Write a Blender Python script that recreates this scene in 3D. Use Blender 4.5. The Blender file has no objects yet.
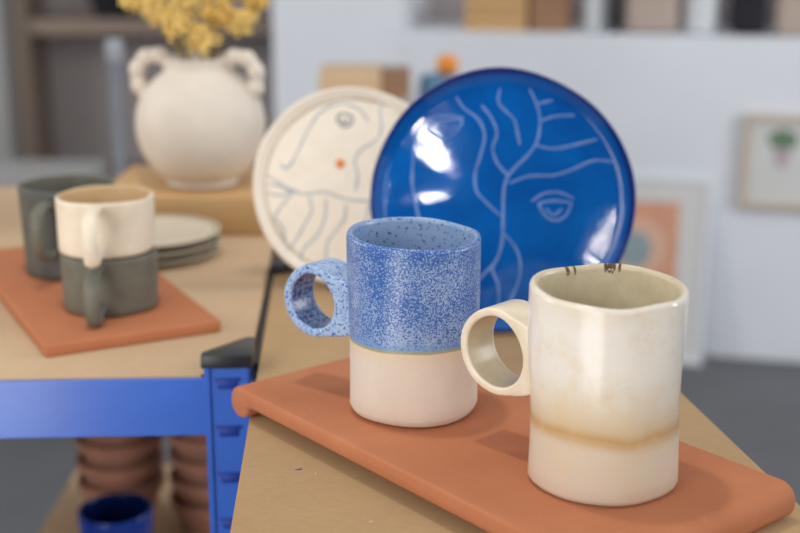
import bpy, bmesh, math, random
from mathutils import Vector, Matrix, noise
random.seed(7)
PI = math.pi
COL = bpy.context.scene.collection

# ------------------------------------------------------------------ materials
def lin(c):
    return tuple(((v/255)/12.92 if v/255 <= .04045 else ((v/255+.055)/1.055)**2.4) for v in c) + (1,)

class NT:
    def __init__(s, name, rough=.5, spec=.5, coat=0):
        s.m = bpy.data.materials.new(name); s.m.use_nodes = True
        s.t = s.m.node_tree; s.b = s.t.nodes['Principled BSDF']
        s.b.inputs['Roughness'].default_value = rough
        s.b.inputs['Specular IOR Level'].default_value = spec
        s.b.inputs['Coat Weight'].default_value = coat
        s.b.inputs['Coat Roughness'].default_value = .06
        s.tc = s.t.nodes.new('ShaderNodeTexCoord')
    def n(s, typ, **kw):
        x = s.t.nodes.new(typ)
        for k, v in kw.items(): setattr(x, k, v)
        return x
    def l(s, a, b): s.t.links.new(a, b)
    def noise(s, scale, detail=3, rough=.5, vec=None, stretch=None):
        x = s.n('ShaderNodeTexNoise'); x.inputs['Scale'].default_value = scale
        x.inputs['Detail'].default_value = detail; x.inputs['Roughness'].default_value = rough
        src = vec or s.tc.outputs['Object']
        if stretch:
            mp = s.n('ShaderNodeMapping'); mp.inputs['Scale'].default_value = stretch
            s.l(src, mp.inputs['Vector']); src = mp.outputs[0]
        s.l(src, x.inputs['Vector']); return x.outputs['Fac']
    def ramp(s, fac, stops, interp='LINEAR'):
        r = s.n('ShaderNodeValToRGB'); cr = r.color_ramp; cr.interpolation = interp
        while len(cr.elements) < len(stops): cr.elements.new(.5)
        for e, (p, c) in zip(cr.elements, stops):
            e.position = p; e.color = c if len(c) == 4 else lin(c)
        s.l(fac, r.inputs[0]); return r.outputs[0]
    def mix(s, fac, a, b):
        x = s.n('ShaderNodeMix', data_type='RGBA')
        if isinstance(fac, (int, float)): x.inputs[0].default_value = fac
        else: s.l(fac, x.inputs[0])
        for i, v in ((6, a), (7, b)):
            if isinstance(v, tuple): x.inputs[i].default_value = v if len(v) == 4 else lin(v)
            else: s.l(v, x.inputs[i])
        return x.outputs[2]
    def math(s, op, a, b=0, c=None, clamp=False):
        x = s.n('ShaderNodeMath', operation=op, use_clamp=clamp)
        for i, v in enumerate((a, b) if c is None else (a, b, c)):
            if isinstance(v, (int, float)): x.inputs[i].default_value = v
            else: s.l(v, x.inputs[i])
        return x.outputs[0]
    def z(s):
        x = s.n('ShaderNodeSeparateXYZ'); s.l(s.tc.outputs['Object'], x.inputs[0]); return x.outputs[2]
    def xyz(s):
        x = s.n('ShaderNodeSeparateXYZ'); s.l(s.tc.outputs['Object'], x.inputs[0]); return x.outputs
    def col(s, c):
        if isinstance(c, tuple): s.b.inputs['Base Color'].default_value = c if len(c) == 4 else lin(c)
        else: s.l(c, s.b.inputs['Base Color'])
    def rough(s, v): s.l(v, s.b.inputs['Roughness'])
    def bump(s, h, strength=.2, dist=.001):
        x = s.n('ShaderNodeBump'); x.inputs['Strength'].default_value = strength
        x.inputs['Distance'].default_value = dist
        s.l(h, x.inputs['Height']); s.l(x.outputs[0], s.b.inputs['Normal'])

def simple(name, c, rough=.5, var=.12, scale=30, bump=.1, bscale=200, bd=.0006, metal=0, spec=.5, coat=0, stretch=None):
    m = NT(name, rough, spec, coat)
    c = lin(c)
    d = tuple(v*(1-var) for v in c[:3]) + (1,); e = tuple(min(1, v*(1+var)) for v in c[:3]) + (1,)
    m.col(m.ramp(m.noise(scale, 4, .6, stretch=stretch), [(.3, d), (.7, e)]))
    if bump: m.bump(m.noise(bscale, 3), bump, bd)
    m.b.inputs['Metallic'].default_value = metal
    return m.m

def mat_terracotta():
    m = NT('terracotta', .8, .3)
    base = m.ramp(m.noise(14, 5, .6), [(.25, (178, 110, 74)), (.75, (193, 125, 88))])
    sp = m.ramp(m.noise(900, 2), [(.62, (0, 0, 0)), (.72, (255, 255, 255))])
    c = m.mix(m.math('MULTIPLY', sp, .35), base, (168, 92, 66))
    sp2 = m.ramp(m.noise(330, 2), [(.68, (0, 0, 0)), (.78, (255, 255, 255))])
    m.col(m.mix(m.math('MULTIPLY', sp2, .3), c, (226, 158, 128)))
    m.bump(m.noise(500, 4), .25, .0006); return m.m

def mat_board(name, a, b, sc=260):
    m = NT(name, .75, .25)
    base = m.ramp(m.noise(5, 5, .6), [(.3, a), (.7, b)])
    f = m.noise(sc, 4, .7, stretch=(.5, 1, 1))
    c = m.mix(m.ramp(f, [(.42, (0, 0, 0)), (.72, (110, 110, 110))]), base, tuple(int(v*.72) for v in a))
    f2 = m.noise(sc*2.1, 2)
    c = m.mix(m.ramp(f2, [(.6, (0, 0, 0)), (.75, (120, 120, 120))]), c, tuple(min(255, int(v*1.14)) for v in b))
    m.col(c); m.bump(f, .2, .0005); return m.m

def mat_wood(name, a, b, rough=.6, ax=(1, 12, 12), scale=6):
    m = NT(name, rough, .3)
    g = m.noise(scale, 6, .65, stretch=ax)
    m.col(m.ramp(g, [(.3, a), (.7, b)])); m.bump(g, .15, .0006); return m.m

def mat_blue_mug():
    m = NT('blue_speckled_glaze', .3, .5)
    z = m.z()
    wob = m.math('MULTIPLY_ADD', m.noise(26, 2), .004, -.002)
    zz = m.math('ADD', z, wob)
    # speckle density changes in clouds over the wall
    sp = m.noise(1050, 3, .6)
    cloud = m.noise(38, 3, .6)
    hi = m.math('SUBTRACT', z, .072)
    thr = m.math('ADD', m.math('MULTIPLY_ADD', cloud, -.30, .66), m.math('MULTIPLY', hi, 1.1))
    d = m.math('SUBTRACT', sp, thr)
    fac = m.math('MULTIPLY_ADD', d, 16, .5, clamp=True)
    light = m.mix(m.noise(120, 2), (132, 158, 200), (172, 190, 218))
    glaze = m.mix(fac, (52, 96, 168), light)
    # brighter run of glaze by the lower edge, then a thin green-tan line
    edge = m.math('MULTIPLY_ADD', m.math('SUBTRACT', zz, .0458), 500, 0, clamp=True)
    glaze = m.mix(m.math('MULTIPLY', m.math('SUBTRACT', 1, m.math('MULTIPLY_ADD', m.math('SUBTRACT', zz, .047), 200, 0, clamp=True)), .6), glaze, (104, 150, 205))
    glaze = m.mix(edge, (166, 164, 130), glaze)
    clay = m.mix(m.noise(60, 4, .6, stretch=(1, 1, .6)), (212, 196, 178), (228, 215, 201))
    clay = m.mix(m.math('MULTIPLY', m.math('MULTIPLY_ADD', zz, 90, -3.2, clamp=True), .55), clay, (226, 196, 150))
    tan = m.ramp(m.noise(500, 2), [(.66, (0, 0, 0)), (.76, (140, 140, 140))])
    clay = m.mix(tan, clay, (196, 172, 150))
    isg = m.math('MULTIPLY_ADD', m.math('SUBTRACT', zz, .0450), 1800, .5, clamp=True)
    m.col(m.mix(isg, clay, glaze))
    m.rough(m.math('MULTIPLY_ADD', isg, -.32, .62))
    m.bump(m.math('ADD', m.math('MULTIPLY', fac, .4), m.noise(60, 3)), .12, .0008)
    return m.m

def mat_blue_inside(k=1):
    m = NT('pale_blue_glaze', .25)
    d = m.math('MULTIPLY_ADD', m.math('SUBTRACT', m.noise(520, 2.5, .6), .62), 22, .5, clamp=True)
    m.col(m.mix(d, m.mix(m.noise(50, 2), (122, 150, 190), (160, 184, 214)), (50, 80, 140)))
    m.bump(m.noise(60, 3), .1, .0008); return m.m

def mat_blue_handle():
    m = NT('blue_handle_glaze', .25)
    d = m.math('MULTIPLY_ADD', m.math('SUBTRACT', m.noise(620, 3, .6), .57), 20, .5, clamp=True)
    m.col(m.mix(d, m.mix(m.noise(70, 2), (138, 168, 210), (190, 208, 232)), (46, 92, 172)))
    m.bump(m.noise(60, 3), .1, .0008); return m.m

def mat_white_mug():
    m = NT('cream_ash_glaze', .3, .5)
    z = m.z()
    wob = m.math('MULTIPLY_ADD', m.noise(22, 3), .010, -.005)
    zz = m.math('ADD', z, wob)
    r = m.ramp(m.math('MULTIPLY', zz, 10), [
        (.0, (212, 197, 178)), (.28, (218, 203, 182)), (.325, (206, 176, 136)), (.355, (198, 160, 112)),
        (.40, (214, 194, 160)), (.52, (228, 218, 200)), (.66, (236, 231, 220)), (.90, (236, 231, 221)), (1, (230, 222, 206))])
    sp = m.ramp(m.noise(70, 5, .7), [(.48, (0, 0, 0)), (.72, (185, 185, 185))])
    c = m.mix(sp, r, (222, 196, 156))
    dots = m.ramp(m.noise(620, 2), [(.68, (0, 0, 0)), (.76, (120, 120, 120))])
    m.col(m.mix(dots, c, (190, 158, 118)))
    m.rough(m.ramp(m.math('MULTIPLY', zz, 10), [(.28, (150, 150, 150)), (.42, (118, 118, 118))]))
    m.bump(m.math('ADD', m.noise(45, 4, .6), m.math('MULTIPLY', m.noise(600, 2), .15)), .25, .0009)
    return m.m

def mat_cream(name, a=(216, 202, 176), b=(236, 224, 200), rough=.3, spots=True):
    m = NT(name, rough)
    c = m.ramp(m.noise(55, 4, .65), [(.3, a), (.7, b)])
    if spots:
        c = m.mix(m.ramp(m.noise(380, 2), [(.68, (0, 0, 0)), (.76, (130, 130, 130))]), c, (176, 140, 98))
    m.col(c); m.bump(m.noise(60, 3), .15, .0008); return m.m

def mat_blue_plate():
    m = NT('cobalt_glaze', .03, .5, 0)
    c = m.ramp(m.noise(22, 5, .6), [(.3, (0, 76, 156)), (.7, (2, 100, 186))])
    x = m.xyz()
    r = m.math('SQRT', m.math('ADD', m.math('POWER', x[0], 2), m.math('POWER', x[1], 2)))
    c = m.mix(m.math('MULTIPLY_ADD', m.math('SUBTRACT', r, .0935), 600, 0, clamp=True), c, (10, 44, 118))
    m.col(c)
    m.bump(m.math('ADD', m.noise(32, 2), m.math('MULTIPLY', m.noise(90, 2), .12)), .034, .002)
    return m.m

def mat_blue_metal():
    m = NT('blue_enamelled_steel', .42, .8, 1)
    m.col(m.ramp(m.noise(12, 4), [(.3, (0, 84, 192)), (.7, (4, 98, 210))]))
    m.bump(m.noise(60, 3), .08, .001); m.b.inputs['Coat Roughness'].default_value = .18; return m.m

TERRA = mat_terracotta()
BOARD_A = mat_board('pale_chipboard', (196, 166, 132), (210, 182, 148))
BOARD_B = mat_board('brown_hardboard', (172, 140, 102), (188, 156, 116))
BLUEMUG, BLUEIN, BLUEHAN = mat_blue_mug(), mat_blue_inside(), mat_blue_handle()
def mat_dense():
    m = NT('dense_blue_speckle', .25)
    d = m.math('MULTIPLY_ADD', m.math('SUBTRACT', m.noise(480, 3, .6), .50), 14, .5, clamp=True)
    m.col(m.mix(d, (112, 136, 178), (38, 58, 108))); m.bump(m.noise(60, 3), .1, .0008); return m.m
BLUEDENSE = mat_dense()
WHITEMUG = mat_white_mug()
CREAMIN = mat_cream('cream_inside_glaze', (198, 184, 154), (218, 206, 176))
CREAMHAN = mat_cream('cream_handle_glaze', (226, 208, 180), (242, 232, 212))
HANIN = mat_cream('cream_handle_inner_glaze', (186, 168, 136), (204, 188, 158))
BROWNCHIP = simple('bare_brown_clay', (140, 114, 92), .8, .3, 300)
PLATEBLUE = mat_blue_plate()
INCISED = simple('pale_incised_line', (98, 134, 196), .35, .25, 60)
CREAMPL = mat_cream('cream_plate_glaze', (236, 224, 204), (244, 235, 218), .35, False)
GREYLINE = simple('grey_blue_underglaze', (168, 176, 184), .4, .2, 80)
NAVYLINE = simple('navy_underglaze', (96, 110, 138), .4, .2, 80)
RIMLINE = simple('brown_grey_underglaze', (176, 158, 134), .4, .2, 80)
ORANGE = simple('orange_underglaze', (226, 136, 66), .4, .1, 80)
BLUEMETAL = mat_blue_metal()
BLUEDARK = simple('blue_steel_slot', (8, 52, 146), .5, .1, 30)
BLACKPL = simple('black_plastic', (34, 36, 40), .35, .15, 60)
GREYGREEN = simple('grey_green_stoneware', (108, 106, 94), .5, .16, 70, .25, 250)
DARKGREEN = simple('dark_grey_stoneware', (86, 88, 84), .5, .14, 50, .2, 250)
CREAMCUP = mat_cream('cream_cup_glaze', (232, 216, 192), (242, 230, 210), .35, False)
TANIN = mat_cream('tan_inside_glaze', (200, 170, 126), (212, 184, 142), .4, False)
VASE = simple('chalky_white_ceramic', (220, 210, 197), .85, .05, 40, .5, 180, .0012)
FLOWER = simple('dried_yellow_petals', (238, 206, 126), .8, .22, 60, .3, 300)
FLOWERB = simple('dried_ochre_petals', (222, 186, 102), .8, .22, 60, .3, 300)
STEM = simple('dry_straw_stem', (140, 120, 70), .8, .2, 60)
LEAFG = simple('dark_green_leaf', (44, 62, 38), .6, .2, 40)
BOXWOOD = mat_wood('honey_pine', (196, 156, 106), (210, 172, 124), .6, (1, 14, 14), 8)
CRATEWOOD = mat_wood('pale_plywood', (204, 174, 136), (216, 188, 152), .7)
BROWNWOOD = mat_wood('brown_wood', (140, 106, 80), (160, 124, 96), .7)
OAK = mat_wood('washed_oak', (186, 170, 152), (204, 190, 172), .6)
SHELFWOOD = mat_wood('dusty_brown_wood', (140, 124, 112), (154, 138, 124), .7)
WALLM = simple('white_painted_plaster', (219, 223, 230), .85, .03, 3, .15, 90, .001)
WALLG = simple('mauve_grey_paint', (168, 160, 160), .85, .04, 3, .1, 90, .001)
WALLL = simple('light_grey_paint', (156, 155, 154), .85, .04, 3, .1, 90, .001)
WALLD = simple('taupe_paint', (112, 104, 102), .85, .05, 3, .1, 90, .001)
FLOORM = simple('dark_concrete', (96, 97, 101), .65, .12, 3, .2, 40, .002)
CEIL = simple('ceiling_paint', (215, 215, 215), .9, .02, 3)
GALV = simple('galvanised_steel', (120, 124, 132), .45, .08, 30, .1, 80, .001, .3)
GALVL = simple('pale_grey_plastic', (160, 164, 172), .5, .05, 30)
PLATESTONE = simple('beige_stoneware', (216, 204, 182), .5, .06, 60)
GREYSTONE = simple('olive_grey_stoneware', (150, 142, 122), .6, .1, 60)
NAVYCUP = simple('navy_gloss_glaze', (10, 52, 140), .12, .15, 40)
NAVYIN = simple('deep_navy_glaze', (8, 26, 76), .2, .15, 40)
POTS = simple('raw_terracotta', (160, 114, 94), .85, .12, 40, .3, 200)
PAPER = simple('white_paper', (206, 206, 204), .9, .02, 20)
WHITEFR = simple('white_lacquered_frame', (218, 222, 228), .5, .02, 20)
PRINTO = simple('orange_printed_paper', (206, 152, 126), .9, .12, 14)
PRINTT = simple('teal_printed_paper', (142, 160, 164), .9, .2, 30)
PRINTP = simple('peach_printed_paper', (214, 174, 150), .9, .1, 30)
PLANTG = simple('green_printed_paper', (104, 132, 104), .9, .15, 40)
PLANTV = simple('mauve_printed_paper', (178, 160, 172), .9, .1, 40)
BLACKCL = simple('black_cloth', (30, 30, 38), .9, .2, 40)
BEIGECL = simple('beige_cloth', (176, 160, 148), .9, .1, 40)
TAUPE = simple('taupe_card', (150, 134, 120), .9, .1, 40)
TEAL = simple('teal_glaze', (88, 130, 160), .4, .1, 40)
ORANGEP = simple('orange_peel', (230, 144, 50), .6, .1, 60)
WHITECER = simple('white_ceramic', (206, 210, 214), .4, .04, 40)
PAINT = simple('dried_blue_paint', (70, 100, 150), .6, .2, 200)
CHIPW = simple('pale_paint_fleck', (220, 210, 196), .6, .1, 200)
LAMPM = simple('black_lamp_metal', (30, 30, 30), .4, .1, 30)

# ------------------------------------------------------------------ mesh helpers
def obj(name, bm, mat, parent=None, smooth=True, angle=40, loc=None, rot=None):
    me = bpy.data.meshes.new(name)
    bmesh.ops.recalc_face_normals(bm, faces=bm.faces)
    bm.to_mesh(me); bm.free()
    for m in (mat if isinstance(mat, (list, tuple)) else [mat]): me.materials.append(m)
    if smooth:
        me.shade_smooth()
        try: me.set_sharp_from_angle(angle=math.radians(angle))
        except Exception: pass
    o = bpy.data.objects.new(name, me); COL.objects.link(o)
    if parent: o.parent = parent
    if loc: o.location = loc
    if rot: o.rotation_euler = rot
    return o

def thing(name, label, cat, loc=(0, 0, 0), rot=(0, 0, 0), group=None):
    o = bpy.data.objects.new(name, None); COL.objects.link(o); o.empty_display_size = .03
    o.location = loc; o.rotation_euler = rot
    return tag(o, label, cat, group)

def tag(o, label, cat, group=None):
    o['label'] = label; o['category'] = cat
    if group: o['group'] = group
    return o

def struct(name, bm, mat, parent=None, smooth=False):
    o = obj(name, bm, mat, parent, smooth)
    if not parent: o['kind'] = 'structure'
    return o

def box(bm, lo, hi, bevel=0, seg=2, rz=0, mi=0):
    c = [(a+b)/2 for a, b in zip(lo, hi)]; s = [b-a for a, b in zip(lo, hi)]
    r = bmesh.ops.create_cube(bm, size=1, matrix=Matrix.Translation(c) @ Matrix.Rotation(rz, 4, 'Z') @ Matrix.Diagonal((*s, 1)))
    vs = r['verts']; fs = {f for v in vs for f in v.link_faces}
    for f in fs: f.material_index = mi
    if bevel:
        es = {e for v in vs for e in v.link_edges}
        bmesh.ops.bevel(bm, geom=list(es), offset=bevel, segments=seg, profile=.5, affect='EDGES')
    return bm

def NB(): return bmesh.new()

def prism(bm, poly, z0, z1, bevel=0, seg=2):
    lo = [bm.verts.new((x, y, z0)) for x, y in poly]; hi = [bm.verts.new((x, y, z1)) for x, y in poly]
    n = len(poly); fs = [bm.faces.new(lo[::-1]), bm.faces.new(hi)]
    for i in range(n): fs.append(bm.faces.new((lo[i], lo[(i+1) % n], hi[(i+1) % n], hi[i])))
    if bevel:
        es = {e for f in fs for e in f.edges}
        bmesh.ops.bevel(bm, geom=list(es), offset=bevel, segments=seg, profile=.5, affect='EDGES')
    return bm

def lathe(bm, prof, n=96, warp=None, mis=None):
    """prof: (r, z) list; r == 0 closes to a pole. warp(th, r, z) -> (r, z). mis: material index per segment"""
    rings = []
    for r, z in prof:
        if r < 1e-6: rings.append([bm.verts.new((0, 0, z))])
        else:
            ring = []
            for i in range(n):
                th = 2*PI*i/n
                rr, zz = warp(th, r, z) if warp else (r, z)
                ring.append(bm.verts.new((rr*math.cos(th), rr*math.sin(th), zz)))
            rings.append(ring)
    for k in range(len(rings)-1):
        a, b = rings[k], rings[k+1]
        for i in range(n):
            j = (i+1) % n
            if len(a) == 1 and len(b) == 1: continue
            if len(a) == 1: f = bm.faces.new((a[0], b[i], b[j]))
            elif len(b) == 1: f = bm.faces.new((a[i], a[j], b[0]))
            else: f = bm.faces.new((a[i], a[j], b[j], b[i]))
            if mis: f.material_index = mis[k]
    return bm

def catmull(pts, sub=6):
    pts = [Vector(p) for p in pts]; P = [pts[0]*2-pts[1]] + pts + [pts[-1]*2-pts[-2]]; out = []
    for i in range(1, len(P)-2):
        for s in range(sub):
            t = s/sub; a, b, c, d = P[i-1], P[i], P[i+1], P[i+2]
            out.append(.5*((2*b)+(c-a)*t+(2*a-5*b+4*c-d)*t*t+(3*b-a-3*c+d)*t**3))
    out.append(pts[-1]); return out

def tube(bm, pts, r, n=12, side=None, aspect=1, cap=True):
    """r: number or function of 0..1; side: fixed vector for the wide axis (width = r*aspect)"""
    rings = []; N = len(pts); up = Vector((0, 0, 1)); prev = None
    for i, p in enumerate(pts):
        p = Vector(p); t = (Vector(pts[min(i+1, N-1)])-Vector(pts[max(i-1, 0)])).normalized()
        if side is not None: a = Vector(side)
        elif prev is not None: a = prev
        else: a = t.cross(up) if abs(t.z) < .95 else t.cross(Vector((1, 0, 0)))
        a = (a - t*a.dot(t)).normalized(); prev = a; b = t.cross(a)
        rr = r(i/(N-1)) if callable(r) else r
        rings.append([bm.verts.new(p + a*rr*aspect*math.cos(2*PI*k/n) + b*rr*math.sin(2*PI*k/n)) for k in range(n)])
    for i in range(N-1):
        for k in range(n):
            j = (k+1) % n; bm.faces.new((rings[i][k], rings[i][j], rings[i+1][j], rings[i+1][k]))
    if cap: bm.faces.new(rings[0][::-1]); bm.faces.new(rings[-1])
    return bm

def ribbon(bm, pts2, w, zf):
    """a thin raised band following the surface height zf(x, y); pts2 in plate coordinates"""
    pts = catmull([(x, y, 0) for x, y in pts2], 6); N = len(pts); L = []
    for i, p in enumerate(pts):
        t = (pts[min(i+1, N-1)]-pts[max(i-1, 0)]); t.z = 0
        if t.length < 1e-9: t = Vector((1, 0, 0))
        t.normalize(); nn = Vector((-t.y, t.x, 0))
        ww = w*(.8+.35*noise.noise(Vector((p.x*90, p.y*90, 3))))
        if i in (0, N-1): ww *= .5
        row = []
        for k in (-1, -.6, .6, 1):
            q = p+nn*ww*.5*k; row.append(bm.verts.new((q.x, q.y, zf(q.x, q.y)+(.00035 if abs(k) < .9 else .00002))))
        L.append(row)
    for i in range(N-1):
        for k in range(3): bm.faces.new((L[i][k], L[i][k+1], L[i+1][k+1], L[i+1][k]))

def smoothp(prof, it=1):
    for _ in range(it):
        out = [prof[0]]
        for a, b in zip(prof[:-1], prof[1:]):
            out += [(a[0]*.75+b[0]*.25, a[1]*.75+b[1]*.25), (a[0]*.25+b[0]*.75, a[1]*.25+b[1]*.75)]
        out.append(prof[-1]); prof = out
    return prof

def cup_warp(seed, amp=.0008, rimamp=.0012, H=.1):
    def w(th, r, z):
        v = Vector((math.cos(th)*1.3+seed, math.sin(th)*1.3, z*18))
        dr = amp*noise.noise(v)*2
        dz = rimamp*noise.noise(Vector((math.cos(th)*1.1+seed*3, math.sin(th)*1.1, 7)))*2*max(0, z/H)**3
        return r+dr*min(1, r/.02), z+dz
    return w

def cup_bodies(parent, Rt, Rb, H, wall, mo, mi_, warp, foot=.006, n=128, names=('body', 'inner_glaze')):
    """outer wall up to the lip, and the inner face as a second surface"""
    out = [(0, .0006), (Rb*.6, .0004), (Rb-foot, 0), (Rb-foot*.35, foot*.25), (Rb, foot*.95)]
    out = [(0, .0006)] + smoothp(out[1:], 2)
    K = 14
    for i in range(1, K+1):
        t = i/K; out.append((Rb+(Rt-Rb)*t, foot+(H-wall*.6-foot)*t))
    lip = []
    for i in range(1, 7):
        a = PI*i/12
        lip.append((Rt-wall/2+wall/2*math.cos(a), H-wall*.6+wall*.6*math.sin(a)))
    b = NB(); lathe(b, out+lip, n, warp)
    # inside: from the crest of the lip down to the floor
    inn = []
    for i in range(0, 6):
        a = PI/2+PI*i/10*1.0
        inn.append((Rt-wall/2+wall/2*math.cos(a), H-wall*.6+wall*.6*math.sin(a)))
    ri = Rt-wall
    inn += [(ri-.0002, H*.8), (Rb-wall, H*.5), (Rb-wall, .016), (Rb-wall-.004, .008), (Rb*.55, .006), (0, .006)]
    start = len(out+lip)
    mis = [0]*(start-1)+[1]*len(inn)
    b.free(); b = NB()
    lathe(b, out+lip+inn[1:], n, warp, mis=mis)
    return obj(names[0], b, [mo, mi_], parent, angle=60)

def ring_handle(parent, az, R, rc, zc, ro, ri, L, mats, warpseed=0, name='handle'):
    """short wide tube whose hole looks along the tangent; centre at distance rc from the cup axis"""
    b = NB(); n = 72
    bev = (ro-ri)*.32
    prof = []
    h = L/2
    for cx, cy, a0 in ((ro-bev, h-bev, 0), (ri+bev, h-bev, 90), (ri+bev, -h+bev, 180), (ro-bev, -h+bev, 270)):
        for k in range(5):
            a = math.radians(a0+k*22.5); prof.append((cx+bev*math.cos(a), cy+bev*math.sin(a)))
    rings = []
    for i in range(n):
        th = 2*PI*i/n; ring = []
        sx = 1+.02*math.sin(2*th+warpseed); 
        for r, t in prof:
            x = rc+r*sx*math.cos(th); z = zc+r*math.sin(th)*(1+.015*math.cos(3*th+warpseed))
            fl = 1+.10*max(0, -math.cos(th))     # a touch wider where it meets the wall
            w_ = min(1, max(0, (-math.cos(th)-.35)/.5)); w_ = w_*w_*(3-2*w_)
            if r > (ro+ri)/2: x = x*(1-w_)+(R-.0022)*w_
            ring.append(b.verts.new((x, t*fl, z)))
        rings.append(ring)
    m = len(prof)
    for i in range(n):
        for k in range(m):
            j = (i+1) % n; l = (k+1) % m
            f = b.faces.new((rings[i][k], rings[j][k], rings[j][l], rings[i][l]))
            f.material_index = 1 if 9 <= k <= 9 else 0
    return obj(name, b, mats, parent, angle=60, rot=(0, 0, az))

def ear_handle(parent, az, pts, r, mat, aspect=1.7):
    b = NB(); tube(b, catmull([(x, 0, z) for x, z in pts], 8), r, 14, side=(0, 1, 0), aspect=aspect)
    return obj('handle', b, mat, parent, rot=(0, 0, az))

# ------------------------------------------------------------------ levels
T = .85                                   # table tops
# ------------------------------------------------------------------ the setting
b = NB(); box(b, (-3.6, -2.6, -.1), (3.6, 5.2, 0)); struct('floor', b, FLOORM)
WA = math.radians(-13)                     # the white wall is not quite square to the view
wo = Vector((.787, 3.36, 0)); wd = Vector((math.cos(WA), math.sin(WA), 0)); wn = Vector((wd.y, -wd.x, 0))
wn = -wn if wn.y > 0 else wn              # towards the camera
def WP(s, d=0, z=0): return wo + wd*s + wn*d + Vector((0, 0, z))
def wallbox(bm, s0, s1, d0, d1, z0, z1, bevel=0):
    q = [WP(s0, d0), WP(s1, d0), WP(s1, d1), WP(s0, d1)]
    return prism(bm, [(v.x, v.y) for v in q], z0, z1, bevel)
S_L, S_N = -1.168, -.800                  # left end of the white wall, start of the ledge
b = NB(); wallbox(b, S_L, S_N, 0, -.34, 0, 2.6); struct('wall_pillar', b, WALLM)
b = NB(); wallbox(b, S_N, 2.6, 0, -.34, 0, .857, .004); struct('wall_ledge', b, WALLM)
b = NB(); wallbox(b, S_N-.1, 2.6, -.34, -.46, 0, 2.6); struct('wall_niche', b, WALLG)
b = NB(); box(b, (-3.6, 5.0, 0), (S_L+.6, 5.12, 2.6)); struct('wall_back', b, WALLD)
b = NB(); box(b, (-3.48, -2.6, 0), (3.6, -2.5, 3.2)); struct('wall_light_blocker', b, WALLD)  # unseen wall added behind the camera, blocks world light and darkens reflections
b = NB(); box(b, (-3.6, -2.6, 0), (-3.48, 5.0, 2.6)); struct('wall_left', b, WALLL)

# ------------------------------------------------------------------ two shelving units used as tables
UA = .047
ua = thing('shelving_unit', 'blue shelving unit with pale board top, under the stacked cups and vase', 'shelving unit', (-.1015, .832, 0), (0, 0, UA))
b = NB(); prism(b, [(-1.3, .004), (-.0335, .004), (-.0335, .006), (-.002, .033), (-.002, .66), (-1.3, .66)], T-.016, T, .0008); obj('board', b, BOARD_A, ua)
b = NB(); box(b, (-1.28, .0005, T-.0425), (-.030, .0035, T-.0012), .0006)

obj('front_beam', b, BLUEMETAL, ua, smooth=False)
b = NB(); box(b, (-.006, .034, T-.046), (-.002, .64, T-.017)); obj('side_beam', b, BLUEMETAL, ua)
b = NB(); box(b, (.0006, .03, T-.014), (.0034, .64, T-.0012), .0005); obj('gap_shade_strip', b, BLACKPL, ua)  # black strip laid between the boards, standing in for the shade of the gap
b = NB(); box(b, (-1.28, .66, T-.046), (-.03, .663, T-.005)); obj('rear_beam', b, BLUEMETAL, ua)

def post(parent, x, y, sx, sy, top, capit=True, slots=True, w=.031, name='post'):
    """L-angle post: the corner of the L at (x, y), flanges run towards sx (along x) and sy (along y)"""
    t = .0018
    b = NB()
    box(b, tuple(map(min, zip((x, y, 0), (x+sx*w, y+sy*t, 0)))), tuple(max(p, q) for p, q in zip((x, y, top), (x+sx*w, y+sy*t, top))))
    box(b, (min(x, x+sx*t), min(y, y+sy*w), 0), (max(x, x+sx*t), max(y, y+sy*w), top))
    # rolled edge of the front flange
    xe = x+sx*w
    box(b, (min(xe, xe-sx*.004), min(y-sy*.0022, y), 0), (max(xe, xe-sx*.004), max(y-sy*.0022, y), top), .0006)
    p = obj(name, b, BLUEMETAL, parent, smooth=False)
    if slots:
        z = T-.0045
        while z > T-.38:
            b = NB(); cx = x+sx*w*.50; yo = y-sy*.0012
            box(b, (cx-.0065, min(yo, y), z-.004), (cx+.0065, max(yo, y), z+.0025), .001)
            box(b, (cx-.009, min(yo, y), z+.0015), (cx+.009, max(yo, y), z+.0035), .0005)
            obj('slot', b, BLUEDARK, p)
            z -= .0345
    if capit:
        e = .0018
        a0 = (x-sx*e, y-sy*(e+.0015)); b0 = (x+sx*(w+e), y-sy*(e+.0015)); c0 = (x-sx*e, y+sy*(w+e+.004))
        b1 = (x+sx*(w+e), y+sy*.005); c1 = (x+sx*.005, y+sy*(w+e+.004))
        b = NB(); prism(b, [a0, b0, b1, c1, c0], top-.005, top+.0045, .0010)
        obj('post_cap', b, BLACKPL, p, smooth=True, angle=30)
    return p
post(ua, 0, 0, -1, 1, T+.0118)
post(ua, -1.3, 0, 1, 1, T+.008, slots=False)
post(ua, -1.3, .67, 1, -1, T-.018, False, False)
post(ua, 0, .67, -1, -1, T-.018, False, False)

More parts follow.
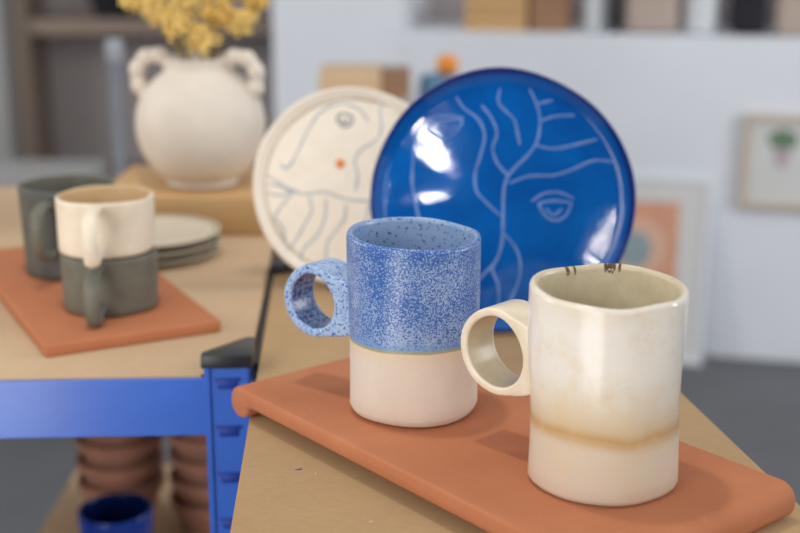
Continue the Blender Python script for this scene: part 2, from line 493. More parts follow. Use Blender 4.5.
ub = thing('shelving_unit', 'blue shelving unit with brown board top, under the mugs and upright plates', 'shelving unit')
xl = lambda y: -.0950-.048*(y-.787)
xr = lambda y: .1847-.1626*(y-.798)
b = NB(); prism(b, [(xl(.42), .42), (xr(.42), .42), (xr(1.113), 1.113), (xl(1.113)+.004, 1.113), (xl(1.09), 1.09)], T-.012, T, .0008)
obj('board', b, BOARD_B, ub)
b = NB(); box(b, (xl(.5)+.03, .47, T-.05), (xr(.5)-.06, .474, T-.0125)); obj('front_beam', b, BLUEMETAL, ub, smooth=False)
b = NB(); box(b, (xl(1.1)+.03, 1.105, T-.05), (xr(1.1)-.03, 1.109, T-.0125)); obj('rear_beam', b, BLUEMETAL, ub, smooth=False)
pl = post(ub, xl(1.117)-.0005, 1.119, 1, -1, T+.006, True, False, w=.024)
for px_, py_, sx_, sy_ in ((xl(.47)+.02, .47, 1, 1), (xr(.47)-.05, .47, -1, 1), (xr(1.1)-.03, 1.11, -1, -1)):
    post(ub, px_, py_, sx_, sy_, T-.0125, False, False, w=.028)
b = NB()
for (x, y, l, a) in ((-.057, .6775, .0020, .3), (-.0565, .678, .0012, 1.1)):
    box(b, (x-l, y-.0004, T), (x+l, y+.0004, T+.0003), rz=a)
obj('paint_fleck', b, PAINT, ub)
for (x, y, l, a) in ((-.015, .612, .0009, .2), (-.047, .672, .0007, 1)):
    b = NB(); box(b, (x-l, y-.0004, T), (x+l, y+.0004, T+.0003), rz=a)
    obj('paint_fleck', b, CHIPW, ub)

# ------------------------------------------------------------------ terracotta tiles
def lipped_tile_mesh(L, W, TH):
    """slab on two rounded end lips, the hollow showing below; profile runs along x, extruded along y"""
    s = .0108; rb = .0098
    top = []
    for a in range(180, 89, -10): top.append((rb+rb*math.cos(math.radians(a)), TH-rb+rb*math.sin(math.radians(a))))
    bot = []
    for a in range(180, 371, 10): bot.append((rb+rb*.95*math.cos(math.radians(a))-.0002, rb*.84+rb*.84*math.sin(math.radians(a))))
    bot += [(.0195, .0068), (.022, TH-s-.0006), (.026, TH-s)]
    left = top[::-1] + bot                  # from the top surface round the lip to the underside
    prof = left + [(L-x, z) for x, z in left[::-1]]
    n = len(prof); nor = []
    for k in range(n):
        a = Vector(prof[(k-1) % n]); c = Vector(prof[(k+1) % n]); t = (c-a)
        t = t.normalized() if t.length > 1e-9 else Vector((1, 0)); nor.append(Vector((-t.y, t.x)))
    cen = Vector((L*.5, TH-s*.5))
    area_ = sum(prof[k][0]*prof[(k+1) % n][1]-prof[(k+1) % n][0]*prof[k][1] for k in range(n))
    sg = 1 if area_ > 0 else -1            # inward normals
    ys = [(0, .0019), (.0004, .0010), (.0011, .0003), (.0024, 0)]
    mid = [(.0024+(W-.0048)*q/16, 0) for q in range(1, 16)]
    rws = ys+mid+[(W-y, d) for y, d in ys[::-1]]
    b = NB(); rows = []
    for y, ins in rws:
        row = []
        for k, (x, z) in enumerate(prof):
            q = nor[k]*sg*ins; wob = .0005*noise.noise(Vector((x*22, y*22, z*20)))
            row.append(b.verts.new((x+q.x, y, max(0, z+q.y+(wob if z > .006 else 0)))))
        rows.append(row)
    for j in range(len(rows)-1):
        for k in range(n):
            l = (k+1) % n; b.faces.new((rows[j][k], rows[j][l], rows[j+1][l], rows[j+1][k]))
    b.faces.new(rows[0][::-1]); b.faces.new(rows[-1])
    return b
TH = .0200
ta = math.atan2(-.777, .63)
C0 = Vector((-.6600*.63+.3985*.777, .6600*.777+.3985*.63, T))
tl = obj('terracotta_tile', lipped_tile_mesh(.3120, .1465, TH), TERRA, angle=35, loc=C0, rot=(0, 0, ta))
tag(tl, 'terracotta tile with rounded end lips carrying the blue speckled mug and the cream mug', 'tile')
TT = T+TH
ds = Vector((-.437, .899, 0)); dw = Vector((.885, .465, 0))
b = NB(); box(b, (0, 0, 0), (.131, .30, .0095), .0022, 3)
for v in b.verts: v.co.z += .0003*noise.noise(v.co*30) if v.co.z > .006 else 0
o = obj('terracotta_tile', b, TERRA, loc=(-.2500, .8690, T), rot=(0, 0, math.radians(27.4)), angle=35)
tag(o, 'flat terracotta tile under the dark grey cup and the two stacked cups', 'tile')
TS = T+.0095

# ------------------------------------------------------------------ the two mugs in front
mw = thing('mug', 'cream glazed mug with a tan band and a chipped brown rim, nearest the camera', 'mug', (.1040, .6228, TT+.0002))
def wwarp(th, r, z):
    base = cup_warp(2.3, .0009, .0010, .102)(th, r, z)
    k = max(0, z/.102)**4
    return base[0], base[1]+k*.0016*math.cos(th-math.radians(115))
body = cup_bodies(mw, .0387, .0380, .1035, .0044, WHITEMUG, CREAMIN, wwarp, foot=.0032)
ring_handle(mw, math.radians(136), .0383, .0632, .0560, .0242, .0196, .0240, [CREAMHAN, HANIN], 1)
# bare clay showing on the rim
for th0, wth, dz in ((math.radians(119), .030, 0), (math.radians(112), .018, .0), (math.radians(79), .065, 0), (math.radians(84), .025, 0), (math.radians(72), .02, 0)):
    b = NB(); K = 8
    rows = []
    for i in range(K+1):
        th = th0-wth+2*wth*i/K; row = []
        hh = (.0018+.0022*noise.noise(Vector((i*2.1, th0*9, 0))))*math.sin(PI*(i+.5)/(K+1))
        for (dr, z) in ((-.00450, .1012-hh), (-.0043, .1020), (-.0034, .1032), (-.0022, .1037), (-.0010, .1032), (.0002, .1015)):
            r, zz = wwarp(th, .0387+dr, z)
            if dr > -.003 and i in (0, K): zz -= .0006
            row.append(b.verts.new((r*math.cos(th), r*math.sin(th), zz)))
        rows.append(row)
    for i in range(K):
        for k in range(5): b.faces.new((rows[i][k], rows[i][k+1], rows[i+1][k+1], rows[i+1][k]))
    bmesh.ops.solidify(b, geom=list(b.faces), thickness=.0003)
    obj('rim_chip', b, BROWNCHIP, mw)

mb = thing('mug', 'blue speckled mug with bare cream clay below the glaze, further back on the tile', 'mug', (.0083, .7225, TT+.0002))
def bwarp(th, r, z):
    base = cup_warp(5.1, .0007, .0008, .102)(th, r, z)
    return base[0], base[1]+max(0, z/.102)**4*.0014*math.cos(th-math.radians(150))
cup_bodies(mb, .0386, .0377, .1062, .0040, BLUEMUG, BLUEIN, bwarp, foot=.0055)
ring_handle(mb, math.radians(144), .0382, .0675, .0560, .0225, .0170, .0235, [BLUEHAN, BLUEDENSE], 2)

# ------------------------------------------------------------------ plates
def plate(parent, R, zf_prof, mat, name='dish', foot=.55):
    top = [(0, 0)] + [(R*t, zf_prof(R*t)) for t in [i/30 for i in range(1, 30)]] 
    zr = zf_prof(R*.985)
    rim = [(R*.985, zr+.0004), (R*.995, zr), (R, zr-.0018), (R*.995, zr-.0036), (R*.98, zr-.005)]
    back = [(R*.86, -.004), (R*.6, -.0065), (R*foot, -.008), (R*foot-.004, -.008), (R*foot-.006, -.0065), (0, -.006)]
    def w(th, r, z):
        k = (r/R)**3
        return r+k*.0009*noise.noise(Vector((math.cos(th)*1.5, math.sin(th)*1.5, R*90)))*2, z+k*.0006*noise.noise(Vector((math.cos(th)*2, math.sin(th)*2, R*50)))*2
    b = NB(); lathe(b, top+rim+back, 160, w)
    return obj(name, b, mat, parent, angle=50)

def zprof(R, h, r0=.80, r1=.93):
    def f(r):
        t = r/R
        base = .0012*(t/r0)**2 if t < r0 else .0012
        if t > r0:
            u = min(1, (t-r0)/(r1-r0)); u = u*u*(3-2*u); base += h*u
        if t > r1: base += .0008*(t-r1)/(1-r1)
        return base
    return f

def easel(name, label, loc, rot, w, h):
    """small wire stand: two rails under the plate and a back rest"""
    e = thing(name, label, 'plate stand', loc, rot)
    return e

# blue plate
RB = .0980; tilt = math.radians(14)
cyb = .948; zc = T+.0012+RB*math.cos(tilt)
bp = thing('plate', 'large cobalt blue plate with pale incised branches and eyes, standing upright', 'plate',
           (.0752, cyb, zc), (PI/2-tilt, 0, math.radians(-3)))
zfB = zprof(RB, .0060, .90, .985)
plate(bp, RB, zfB, PLATEBLUE)
def Zb(x, y): return zfB(math.hypot(x, y))
def cvB(pts): return [((360+X/2.05-503)/131*RB, (192-(60+Y/2.05))/131*RB*1.02) for X, Y in pts]
linesB = [
 [(215,105),(180,100),(145,108),(120,140),(113,190),(112,240),(122,290),(132,325),(150,380)],
 [(140,130),(160,114),(210,108),(200,132),(178,147),(152,140),(140,130)],
 [(160,124),(172,134),(190,132),(197,120)], [(170,150),(180,160),(192,152)],
 [(198,62),(215,85),(245,108),(258,140),(250,180),(240,215),(243,250),(265,275),(293,300)],
 [(250,78),(272,105),(283,135),(275,165),(285,195),(308,220)],
 [(288,45),(285,72),(300,90),(318,108),(325,135),(330,158)],
 [(347,45),(362,75),(370,110),(365,150),(345,180),(315,210),(300,240),(298,300),(297,350),(285,390),(258,420),(230,455)],
 [(364,76),(380,72),(396,68)], [(370,110),(400,101),(440,98)], [(360,158),(400,165),(450,155),(488,145)],
 [(308,235),(350,220),(400,218),(440,205),(480,188),(518,190)],
 [(355,270),(380,255),(410,252),(442,264)], [(368,274),(400,269),(438,272)],
 [(368,274),(385,300),(405,308),(425,298),(438,272)], [(384,284),(400,297),(418,284)],
 [(300,335),(325,365),(335,400),(328,440),(310,480)], [(285,390),(278,408),(290,440),(292,485)]]
b = NB()
for l in linesB: ribbon(b, cvB(l), .0025, Zb)
obj('incised_drawing', b, INCISED, bp)

# cream plate
RC = .0840; tiltc = math.radians(15)
cp = thing('plate', 'cream plate with thin grey line drawing and an orange dot, behind the blue plate', 'plate',
           (-.0395, 1.072, T+.0012+RC*math.cos(tiltc)), (PI/2-tiltc, 0, math.radians(4)))
zfC = zprof(RC, .0035, .89, .95)
plate(cp, RC, zfC, CREAMPL)
def Zc(x, y): return zfC(math.hypot(x, y))
def cvC(pts): return [((250+X/2.421-353)/99*RC, (181-(60+Y/2.421))/99*RC) for X, Y in pts]
linesC = [
 [(78,238),(92,248),(112,222),(135,175),(165,125),(200,100),(235,95),(270,110),(290,138)],
 [(332,85),(318,110),(320,150),(310,180),(268,208),(255,235),(262,265),(255,305)],
 [(42,262),(70,280),(100,298),(135,310),(180,305),(230,322),(290,328),(350,322)],
 [(42,305),(80,312),(110,298)], [(45,285),(75,290),(98,302)],
 [(110,303),(80,335),(62,365),(80,390),(84,430)],
 [(145,318),(150,350),(130,385),(110,420),(90,442)],
 [(185,322),(180,370),(160,410),(130,440),(120,468)],
 [(232,335),(228,370),(205,400),(185,430),(182,475)],
 [(290,330),(280,370),(262,400),(250,440)], [(372,75),(385,120),(378,170),(395,220)]]
b = NB()
for l in linesC: ribbon(b, cvC(l), .0021, Zc)
obj('line_drawing', b, GREYLINE, cp)
b = NB(); ribbon(b, cvC([(213,132),(225,118),(250,126),(248,143),(228,150),(213,132)]), .0022, Zc); ribbon(b, cvC([(224,134),(232,140),(241,134)]), .003, Zc)
obj('drawn_eye', b, NAVYLINE, cp)
b = NB(); pts = [(RC*.875*math.cos(a), RC*.875*math.sin(a)) for a in [math.radians(d) for d in range(0, 361, 10)]]
ribbon(b, pts, .0020, Zc); obj('rim_line', b, RIMLINE, cp)
(dx, dy), = cvC([(220, 238)])
b = NB(); lathe(b, [(0, .0005), (.0030, .0005), (.0040, .0001)], 24)
for v in b.verts: v.co.x += dx; v.co.y += dy; v.co.z += Zc(dx, dy)
obj('orange_dot', b, ORANGE, cp)

# plate stands behind each plate: two feet with a hooked front and a leaning back wire
def stand(label, px, py, rz, R, tilt):
    e = thing('plate_stand', label, 'plate stand', (px, py, T), (0, 0, rz))
    r = .0012
    for sx in (-1, 1):
        b = NB(); x = sx*R*.22
        zt = R*.95
        yb = .0125+.0011
        tube(b, catmull([(x, -.011, .0085), (x, -.0095, .0035), (x, -.005, .0013), (x, .012, .0013), (x, .05, .0013), (x, .072, .0013)], 5), r, 8)
        tube(b, [(x, yb, .0013), (x, yb+math.sin(tilt)*zt, .0013+math.cos(tilt)*zt)], r, 8)
        tube(b, [(x, .07, .0013), (x, yb+math.sin(tilt)*zt*.8, .0013+math.cos(tilt)*zt*.8)], r, 8)
        obj('side_wire', b, BLACKPL, e)
    for y, z in ((.04, .0013), (yb+math.sin(tilt)*zt*.95, .0013+math.cos(tilt)*zt*.95)):
        b = NB(); tube(b, [(-R*.22, y, z), (R*.22, y, z)], r, 8)
        obj('cross_wire', b, BLACKPL, e)
stand('thin black wire stand holding up the large blue plate', .0752, cyb-RB*math.sin(tilt), math.radians(-3), RB, tilt)
stand('thin black wire stand holding up the cream plate', -.0395, 1.072-RC*math.sin(tiltc), math.radians(4), RC, tiltc)

# ------------------------------------------------------------------ cups on the left tile
g = 'pair of cups stacked on the left tile'
lo = thing('cup', 'low grey-green cup, the lower one of the stack of two', 'cup', (-.2240, .968, TS+.0002), group=g)
cup_bodies(lo, .0368, .0362, .0445, .0035, GREYGREEN, GREYGREEN, cup_warp(8, .0006, 0, .04), foot=.003)
EAR = [(.0365, .0375), (.050, .0405), (.0605, .036), (.063, .026), (.0595, .014), (.0555, .002), (.0535, -.0065), (.0505, -.0095)]
EAR = [(.0350, .0385), (.047, .0400), (.0590, .0350), (.0640, .024), (.0630, .010), (.0580, .0035), (.048, .0085), (.0350, .0090)]
ear_handle(lo, math.radians(-90), EAR, .0032, GREYGREEN)
hi = thing('cup', 'low cream cup with a tan inside, stacked on top of the grey-green cup', 'cup', (-.2247, .968, TS+.0451), group=g)
cup_bodies(hi, .0366, .0358, .0430, .0030, CREAMCUP, TANIN, cup_warp(4, .0006, .0006, .04), foot=.003)
ear_handle(hi, math.radians(-88), EAR, .0032, CREAMCUP)
gc = thing('cup', 'taller dark grey cup standing behind the stacked pair on the tile', 'cup', (-.2800, 1.074, TS+.0002))
cup_bodies(gc, .0398, .0388, .0755, .0033, DARKGREEN, GREYGREEN, cup_warp(1, .0006, .0006, .07), foot=.003)
ear_handle(gc, math.radians(-98), [(.037, .064), (.053, .066), (.0635, .062), (.067, .052), (.067, .040), (.063, .030), (.053, .0245), (.037, .025)], .0035, GREYGREEN, 1.5)

# small plates in a stack
for i in range(3):
    lab = ['small stoneware plate, bottom one of the stack by the wooden box', 'small stoneware plate, middle one of the stack by the wooden box', 'small beige stoneware plate, top one of the stack by the wooden box'][i]
    b = NB(); R = .0635+.0008*(i % 2)
    prof = [(0, .0008), (R*.55, .0004), (R*.72, 0), (R*.93, .0035), (R, .0065), (R*.995, .0080), (R*.975, .0082), (R*.9, .0062), (R*.7, .0042), (0, .0038)]
    lathe(b, smoothp(prof, 1), 72, None)
    nseg = len(smoothp(prof, 1))-1
    for f in b.faces:
        c = f.calc_center_median()
        f.material_index = 0 if (c.z > .0075 or (c.z > .0036 and f.normal.z > 0) or math.hypot(c.x, c.y) < R*.9 and c.z > .0035) else 1
    o = obj('small_plate', b, [PLATESTONE, GREYSTONE], loc=(-.2300+.001*i, 1.160-.0015*i, T+.0003+i*.0083), rot=(0, 0, i))
    tag(o, lab, 'plate', 'small plates stacked by the wooden box')

# wooden box and the vase with dried flowers
b = NB(); box(b, (-.135, 0, 0), (.105, .17, .0375), .0015, 2); 
bx = obj('wooden_box', b, BOXWOOD, loc=(-.165, 1.236, T), rot=(0, 0, math.radians(-2)))
tag(bx, 'low honey-coloured wooden box carrying the white vase', 'box')
b = NB()
VZ = T+.0378
VX, VY = -.2015, 1.306
va = thing('vase', 'round chalky white vase with two knobbly ring handles on the wooden box', 'vase', (VX, VY, VZ))
RV = .0650
prof = [(0, .001), (.022, .0005), (.030, 0), (.035, .0015)]
zc_ = .0605
for a in range(-58, 60, 6):
    prof.append((RV*math.cos(math.radians(a)), zc_+.0668*.96*math.sin(math.radians(a))))
prof += [(.0335, .1175), (.0335, .1225), (.0350, .1262), (.0350, .1278), (.0335, .1285), (.0310, .1275), (.0295, .123), (.030, .116), (.05, .10), (.0615, .062), (.05, .03), (.025, .008), (0, .006)]
b = NB(); lathe(b, prof, 96, lambda th, r, z: (r+.0008*noise.noise(Vector((math.cos(th)*2, math.sin(th)*2, z*30))), z)); obj('body', b, VASE, va)
for s, k in ((-1, 1.0), (1, .93)):
    pts = catmull([(s*.0290, 0, .1210), (s*.0395*k, 0, .1290), (s*.0530*k, 0, .1285), (s*.0635*k, 0, .1190), (s*.0650*k, 0, .1040), (s*.0590*k, 0, .0915), (s*.0490*k, 0, .0840)], 9)
    b = NB(); tube(b, pts, lambda t: .0080+.0011*math.cos(t*PI*2*5.5), 14)
    obj('handle', b, VASE, va, angle=80, rot=(0, 0, math.radians(-12)))

def sprig(i, px, py, r_, yo, mat):
    t = thing('dried_flower', SPL[i], 'dried flower', (VX, VY, VZ+.010), group='dried yellow flowers in the white vase')
    c = Vector(((px-200)*.00102, yo, .117+(59-py)*.00105))
    az = math.atan2(c.y, c.x); neck = Vector((math.cos(az)*.015, math.sin(az)*.015, .112))
    b = NB(); tube(b, catmull([(-neck.x*.9, -neck.y*.9, .004), tuple(neck*.6), tuple(neck), tuple(neck.lerp(c, .5)+Vector((0, 0, .004))), tuple(c)], 5), .0011, 6)
    obj('stem', b, STEM, t)
    b = NB()
    for k in range(230):
        d = Vector((random.gauss(0, 1), random.gauss(0, 1), random.gauss(0, 1))); d = d.normalized()*random.random()**.5*(1+.45*noise.noise(d.normalized()*2.2+Vector((i*3.1, 0, 0))))
        q = c+Vector((d.x*r_, d.y*r_*.8, d.z*r_*.95)); 
        rr = random.uniform(.0011, .0027)
        m = Matrix.Translation(q) @ Matrix.Rotation(random.random()*6, 4, Vector((random.random(), random.random(), 1)).normalized()) @ Matrix.Diagonal((rr, rr*.7, rr*1.25, 1))
        bmesh.ops.create_icosphere(b, subdivisions=1, radius=1, matrix=m)
    obj('flower_head', b, mat, t)
SPL = ['dried yellow flower sprig reaching furthest left above the left vase handle', 'dried yellow flower sprig just left of the vase neck, above the left handle',
 'dried yellow flower sprig low at the left edge of the vase neck', 'dried yellow flower sprig hanging lowest over the middle of the vase neck',
 'dried yellow flower sprig in the middle of the bunch', 'dried ochre flower sprig right of the middle of the bunch',
 'dried yellow flower sprig drooping low above the right vase handle', 'dried ochre flower sprig reaching furthest right by the wall edge',
 'dried yellow flower sprig at the back left of the bunch', 'dried ochre flower sprig at the back right of the bunch',
 'tall dried yellow flower sprig at the top left of the bunch', 'tall dried yellow flower sprig at the top right of the bunch']
SP = [(142, 2, .016, 0), (164, 12, .017, -.012), (184, 24, .017, -.02), (208, 39, .016, -.022), (196, 4, .020, -.012), (222, 14, .017, -.016), (243, 24, .016, -.008), (257, 4, .015, .004), (170, -10, .02, .024), (232, -8, .02, .024), (150, -26, .02, .006), (215, -28, .024, -.004)]
for i, (px, py, r_, yo) in enumerate(SP): sprig(i, px, py, r_, yo, FLOWERB if i in (5, 7, 9) else FLOWER)

# ------------------------------------------------------------------ below the left table
b = NB(); box(b, (-.385, 1.02, 0), (-.138, 1.452, .50), .003); o = obj('wooden_plinth', b, SHELFWOOD, smooth=False)
b2 = NB(); box(b2, (-.388, 1.017, .5), (-.135, 1.455, .512), .001)
o2 = obj('plinth_top', b2, CRATEWOOD, o, smooth=False)
tag(o, 'wooden plinth with a pale top under the left table, carrying the pots', 'plinth')
PZ = .5125
def potmesh(R, H):
    b = NB(); prof = [(0, .001), (R*.76, 0), (R*.80, .002), (R*.90, H*.62), (R*.93, H*.66), (R*1.0, H*.68), (R*1.02, H*.95), (R*.99, H), (R*.94, H), (R*.92, H*.9), (R*.86, H*.62), (R*.74, .006), (0, .006)]
    lathe(b, prof, 56); return b
def potstack(x, y, R, n, where, grp):
    H = .036; step = .0255
    ordn = ['bottom', 'second from the bottom', 'third from the bottom', 'fourth from the bottom', 'fifth from the bottom', 'topmost']
    for i in range(n):
        if i == 0:
            o = obj('terracotta_pot', potmesh(R, H), POTS); src = o
        else:
            o = src.copy(); COL.objects.link(o)
        o.location = (x+random.uniform(-.001, .001), y, PZ+i*step); o.rotation_euler = (0, 0, i*1.3)
        tag(o, 'terracotta pot, %s of the stack %s' % (ordn[i] if i < n-1 else 'topmost', where), 'pot', grp)
potstack(-.3120, 1.345, .0475, 6, 'behind the navy cup under the table', 'terracotta pots stacked behind the navy cup')
potstack(-.2010, 1.300, .0470, 5, 'next to the blue post', 'terracotta pots stacked next to the blue post')
nc = thing('cup', 'glossy navy blue cup in front of the terracotta pots under the table', 'cup', (-.2800, 1.172, PZ))
cup_bodies(nc, .0365, .0330, .0780, .0035, NAVYCUP, NAVYIN, cup_warp(3, .0004, .0004, .08), foot=.006)

# ------------------------------------------------------------------ behind the tables
# galvanised post of another rack
po = thing('metal_post', 'slim grey metal rack post with a pale cap behind the left table', 'post', (-.4400, 2.02, 0), (0, 0, 0))
b = NB(); box(b, (-.0100, -.0100, 0), (.0100, .0100, .935), .002); obj('post', b, GALV, po, smooth=False)
b = NB(); box(b, (-.0120, -.0120, .935), (.0120, .0120, .970), .003); obj('post_cap', b, GALVL, po)
b = NB(); box(b, (-.03, -.03, 0), (.03, .03, .004)); obj('foot_plate', b, GALV, po)

# side table with a box, a teal pot and an orange
st = thing('side_table', 'small wooden side table standing behind the two plates', 'table', (0, 2.42, 0))
b = NB(); box(b, (-.20, -.14, .74), (.16, .14, .76), .002); obj('table_top', b, OAK, st)
for sx, sy in ((-.18, -.12), (.14, -.12), (-.18, .12), (.14, .12)):
    b = NB(); box(b, (sx-.012, sy-.012, 0), (sx+.012, sy+.012, .74), .002); obj('leg', b, OAK, st)
bxx = thing('wooden_box', 'pale plywood box with a brown end on the side table behind the cream plate', 'box', (-.147, 2.42, .7605))
b = NB(); box(b, (0, -.07, 0), (.112, .07, .122), .002); obj('body', b, CRATEWOOD, bxx)
b = NB(); box(b, (.1122, -.07, 0), (.166, .07, .118), .002); obj('end_panel', b, BROWNWOOD, bxx)
b = NB(); lathe(b, smoothp([(0, .001), (.03, 0), (.036, .004), (.040, .05), (.036, .085), (.034, .112), (.030, .112), (.032, .085), (.034, .02), (0, .008)], 1), 48)
o = obj('pot', b, TEAL, loc=(.0700, 2.39, .7605)); tag(o, 'teal glazed pot on the side table just above the blue plate', 'pot')
b = NB(); bmesh.ops.create_uvsphere(b, u_segments=32, v_segments=20, radius=.021)
for v in b.verts:
    if v.co.z > .017: v.co.z -= (v.co.z-.017)*.6
    v.co.z *= .95
ogl = thing('orange', 'round orange fruit resting in the teal pot', 'fruit', (.0860, 2.375, .893))
obj('peel', b, ORANGEP, ogl)
b = NB(); bmesh.ops.create_icosphere(b, subdivisions=1, radius=.0025, matrix=Matrix.Translation((0, 0, .0183))); obj('stem_scar', b, PLANTG, ogl)

# leaning framed print
def lathe_disc(bm, cx, cz, rx, rz_, y, n=24):
    vs = [bm.verts.new((cx+rx*math.cos(2*PI*i/n), y, cz+rz_*math.sin(2*PI*i/n))) for i in range(n)]
    vb = [bm.verts.new((v.co.x, y+.0006, v.co.z)) for v in vs]
    bm.faces.new(vs); bm.faces.new(vb[::-1])
    for i in range(n): bm.faces.new((vs[i], vb[i], vb[(i+1) % n], vs[(i+1) % n]))
def frame_bm(w, h, t, d):
    b = NB()
    box(b, (0, 0, 0), (w, d, t), .001); box(b, (0, 0, h-t), (w, d, h), .001)
    box(b, (0, 0, t), (t, d, h-t), .001); box(b, (w-t, 0, t), (w, d, h-t), .001)
    return b
p0 = WP(-.44, .085)
fr = thing('framed_print', 'white framed orange print leaning on the wall behind the cream mug', 'picture', (p0.x, p0.y, .001), (math.radians(-9), 0, WA))
obj('frame', frame_bm(.475, .50, .016, .018), WHITEFR, fr, smooth=False)
b = NB(); box(b, (.016, .006, .016), (.459, .010, .484)); obj('mat_board', b, PAPER, fr, smooth=False)
b = NB(); box(b, (.10, .0050, .20), (.395, .0059, .43)); pr = obj('print', b, PRINTO, fr, smooth=False)
b = NB(); lathe_disc(b, .29, .31, .075, .075, .0042); obj('printed_disc', b, PRINTP, pr, smooth=False)
b = NB(); lathe_disc(b, .282, .30, .045, .05, .0034); obj('printed_shape', b, PRINTT, pr, smooth=False)

# small frame on the wall
p1 = WP(.103, .022)
f2 = thing('framed_print', 'small oak framed picture of a potted plant, hung on the wall', 'picture', (p1.x, p1.y, .420), (0, 0, WA))
obj('frame', frame_bm(.27, .245, .018, .02), OAK, f2, smooth=False)
b = NB(); box(b, (.018, .009, .018), (.252, .0118, .227)); obj('mat_board', b, PAPER, f2, smooth=False)
b = NB()
for cx, cz, r in ((.083, .185, .022), (.100, .190, .024), (.118, .183, .022), (.100, .172, .02), (.088, .172, .018), (.112, .170, .018)): lathe_disc(b, cx, cz, r, r*.8, .0080+.00005*len(b.verts)/24)
obj('drawn_leaves', b, PLANTG, f2, smooth=False)
b = NB(); vs = [(.078, .158), (.122, .158), (.112, .11), (.088, .11)]
lo_ = [b.verts.new((x, .0076, z)) for x, z in vs]; hi_ = [b.verts.new((x, .0083, z)) for x, z in vs]
b.faces.new(lo_); b.faces.new(hi_[::-1])
for i in range(4): b.faces.new((lo_[i], lo_[(i+1) % 4], hi_[(i+1) % 4], hi_[i]))
obj('drawn_pot', b, PLANTV, f2, smooth=False)

# things on the ledge
LZ = .8575
def ledge_box(name, s0, s1, h, m, label, cat, d=-.06, dep=.14, z=LZ, bev=.003):
    p = WP(s0, d); b = NB(); box(b, (0, 0, 0), (s1-s0, dep, h), bev)
    o = obj(name, b, m, loc=(p.x, p.y, z), rot=(0, 0, WA), smooth=False); tag(o, label, cat); return o
def crate(s0, s1, h, m, label, d=-.05, dep=.16):
    p = WP(s0, d); t = thing('crate', label, 'crate', (p.x, p.y, LZ), (0, 0, WA)); w = s1-s0
    b = NB(); box(b, (0, 0, 0), (w, dep, .008)); obj('base', b, m, t, smooth=False)
    for k in range(3):
        z = .010+k*(h-.01)/3; b = NB(); box(b, (0, 0, z), (w, .008, z+(h-.01)/3-.006), .001); obj('slat', b, m, t, smooth=False)
        b = NB(); box(b, (0, dep-.008, z), (w, dep, z+(h-.01)/3-.006), .001); obj('slat', b, m, t, smooth=False)
    for x in (0, w-.01):
        b = NB(); box(b, (x, .0085, .0085), (x+.01, dep-.0085, h), .001); obj('end_board', b, m, t, smooth=False)
crate(-.640, -.475, .10, BOXWOOD, 'honey wooden crate on the wall ledge, leftmost thing there')
ledge_box('box', -.465, -.365, .13, BROWNWOOD, 'brown box beside the wooden crate on the wall ledge', 'box')
def vessel(s, prof, m, name, label, cat, d=-.12):
    p = WP(s, d); b = NB(); lathe(b, smoothp(prof, 1), 40); o = obj(name, b, m, loc=(p.x, p.y, LZ)); tag(o, label, cat); return o
vessel(-.295, [(0, .001), (.028, 0), (.034, .004), (.034, .10), (.014, .13), (.013, .17), (.010, .17), (0, .165)], WHITECER, 'bottle', 'slim pale bottle beside the brown box on the ledge', 'bottle')
ledge_box('folder', -.250, -.232, .20, BLACKCL, 'thin black folder standing upright on the wall ledge', 'folder')
ledge_box('cloth_bag', -.215, -.080, .19, BEIGECL, 'beige cloth bag in the middle of the wall ledge', 'bag', bev=.02)
vessel(-.020, [(0, .001), (.038, 0), (.046, .006), (.047, .11), (.030, .15), (.022, .17), (.022, .2), (.018, .2), (0, .19)], WHITECER, 'jar', 'wide white jar standing left of the black bag', 'jar')
ledge_box('cloth_bag', .052, .145, .22, BLACKCL, 'black cloth bag on the wall ledge', 'bag', bev=.02)
ledge_box('cloth_bag', .165, .260, .20, BEIGECL, 'beige cloth bag standing right of the black bag', 'bag', bev=.02)
vessel(.315, [(0, .001), (.03, 0), (.042, .006), (.048, .06), (.04, .12), (.034, .15), (.030, .15), (0, .14)], PLATESTONE, 'jar', 'rounded beige jar near the right end of the ledge', 'jar')
ledge_box('box', .375, .475, .18, BEIGECL, 'pale box at the right end of the ledge', 'box')
ledge_box('box', .49, .60, .18, BLACKCL, 'dark box at the right end of the ledge, beyond the pale box', 'box')

# shelving against the far wall on the left
cab = thing('wall_shelf', 'tall taupe and brown wooden shelf unit against the far wall', 'shelf', (-1.24, 4.2, 0))
def cb(name, lo, hi, m):
    b = NB(); box(b, lo, hi, .003); return obj(name, b, m, cab, smooth=False)
cb('side_panel', (-1.2, -.10, 0), (.0, .26, 2.0), WALLL)
cb('side_panel', (.83, -.02, 0), (.87, .26, 2.0), BLACKCL)
cb('back_panel', (.0, .22, .25), (.83, .24, 2.0), WALLG)
cb('upright', (.0, .0, .25), (.05, .22, 2.0), SHELFWOOD)
cb('shelf', (.05, 0, .79), (.83, .22, .84), SHELFWOOD)
cb('shelf', (.05, 0, .30), (.83, .22, .34), SHELFWOOD)
cb('shelf', (.05, 0, 1.35), (.83, .22, 1.40), SHELFWOOD)
b = NB(); box(b, (-3.0, 3.35, 0), (-.80, 3.50, .435), .01); o = obj('low_cabinet', b, FLOORM, smooth=False)
b = NB(); box(b, (-3.0, 3.34, .436), (-.80, 3.50, .515), .005); obj('cabinet_top', b, WALLL, o, smooth=False)
tag(o, 'low dark cabinet with a thick pale grey top before the far shelf unit', 'cabinet')
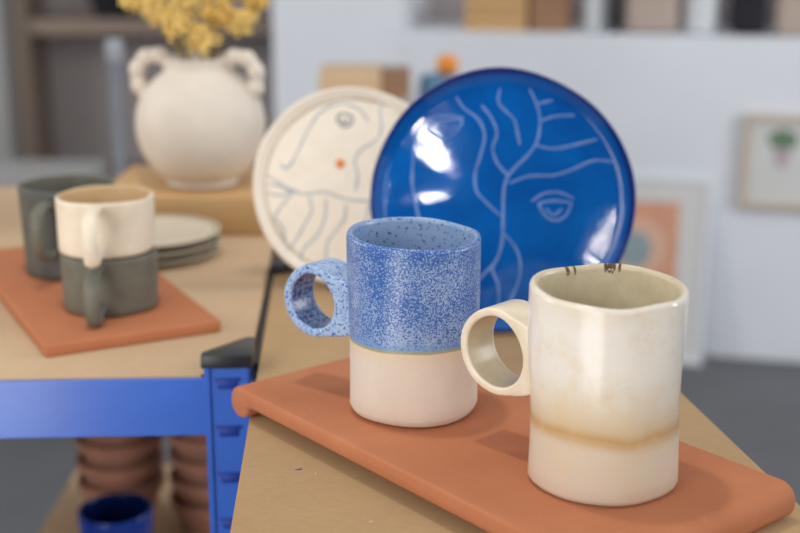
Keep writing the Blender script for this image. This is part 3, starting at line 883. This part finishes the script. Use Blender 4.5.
# dark box with green leaves on the upper shelf
pb = thing('potted_plant', 'dark potted plant on the upper shelf behind the flowers', 'plant', (-.93, 4.30, .8405))
b = NB(); lathe(b, [(0, 0), (.06, 0), (.08, .08), (.07, .08), (.055, .02), (0, .02)], 32); obj('pot', b, BLACKCL, pb)
b = NB()
for k in range(90):
    a = random.random()*6.28; r = random.uniform(.01, .12); z = random.uniform(.06, .30)
    m = Matrix.Translation((r*math.cos(a), r*math.sin(a)*.5, z)) @ Matrix.Rotation(random.random()*6, 4, Vector((random.random()-.5, random.random()-.5, random.random())).normalized()) @ Matrix.Diagonal((.035, .018, .004, 1))
    bmesh.ops.create_icosphere(b, subdivisions=1, radius=1, matrix=m)
obj('foliage', b, LEAFG, pb)

# ------------------------------------------------------------------ light
sc = bpy.context.scene
w = bpy.data.worlds.new('World'); sc.world = w; w.use_nodes = True
bg = w.node_tree.nodes['Background']; bg.inputs[0].default_value = (.93, .96, 1.0, 1); bg.inputs[1].default_value = .60

def area(name, loc, target, sx, sy, power, col=(1, 1, 1)):
    d = bpy.data.lights.new(name, 'AREA'); d.shape = 'RECTANGLE'; d.size = sx; d.size_y = sy; d.energy = power; d.color = col
    o = bpy.data.objects.new(name, d); COL.objects.link(o); o.location = loc
    o.rotation_euler = (Vector(target)-Vector(loc)).to_track_quat('-Z', 'Y').to_euler(); return o
area('beam_glare_light', (-1.0, -.95, 1.03), (-.85, 0, 1.03), .9, 2.0, 26, (1, .98, .96))  # unseen panel added so the blue beam mirrors a whitish glare
area('window_light', (-2.0, -1.0, 2.2), (0, .8, .9), 1.0, 1.3, 15, (1, .97, .93))
area('front_fill_light', (1.2, -2.3, 1.9), (0, 1.0, .9), 1.6, 1.2, 14, (.95, .97, 1))  # unseen fill panel added behind the camera on the right
area('wall_fill_light', (2.9, 1.2, 1.7), (.6, 3.4, .7), 1.2, 1.4, 44, (.97, .98, 1))  # fill panel added out of view to brighten the white wall
area('shelf_fill_light', (-3.2, 1.8, 1.7), (-.9, 4.2, .8), 1.2, 1.4, 38, (1, .98, .95))  # fill panel added out of view to lift the far left shelving
area('plate_glint_light', (-.10, -1.7, 1.765), (0, .9, .95), .026, .042, .5, (1, .98, .95))  # three tiny unseen panels added to set glints on the blue plate
area('plate_glint_light', (-.235, -1.7, 1.83), (0, .9, .95), .018, .030, .22, (1, .98, .95))
area('plate_glint_light', (.21, -1.7, 1.62), (0, .9, .95), .014, .026, .07, (1, .98, .95))
pd = bpy.data.lights.new('pendant_bulb', 'POINT'); pd.energy = 20; pd.shadow_soft_size = .045; pd.color = (1, .93, .84)
po_ = bpy.data.objects.new('pendant_bulb', pd); COL.objects.link(po_); po_.location = (-.18, .80, 2.32)

# ------------------------------------------------------------------ camera
cd = bpy.data.cameras.new('Camera'); cam = bpy.data.objects.new('Camera', cd); COL.objects.link(cam)
cam.location = (0, 0, 1.15); cam.rotation_euler = (math.radians(75), 0, 0)
cd.sensor_width = 36; cd.lens = 1300*36/800
cd.dof.use_dof = True; cd.dof.focus_distance = .71; cd.dof.aperture_fstop = 5.2
cd.clip_start = .02
sc.camera = cam
sc.view_settings.view_transform = 'Standard'; sc.view_settings.look = 'None'
sc.view_settings.exposure = 0; sc.view_settings.gamma = 1; sc.view_settings.use_curve_mapping = False
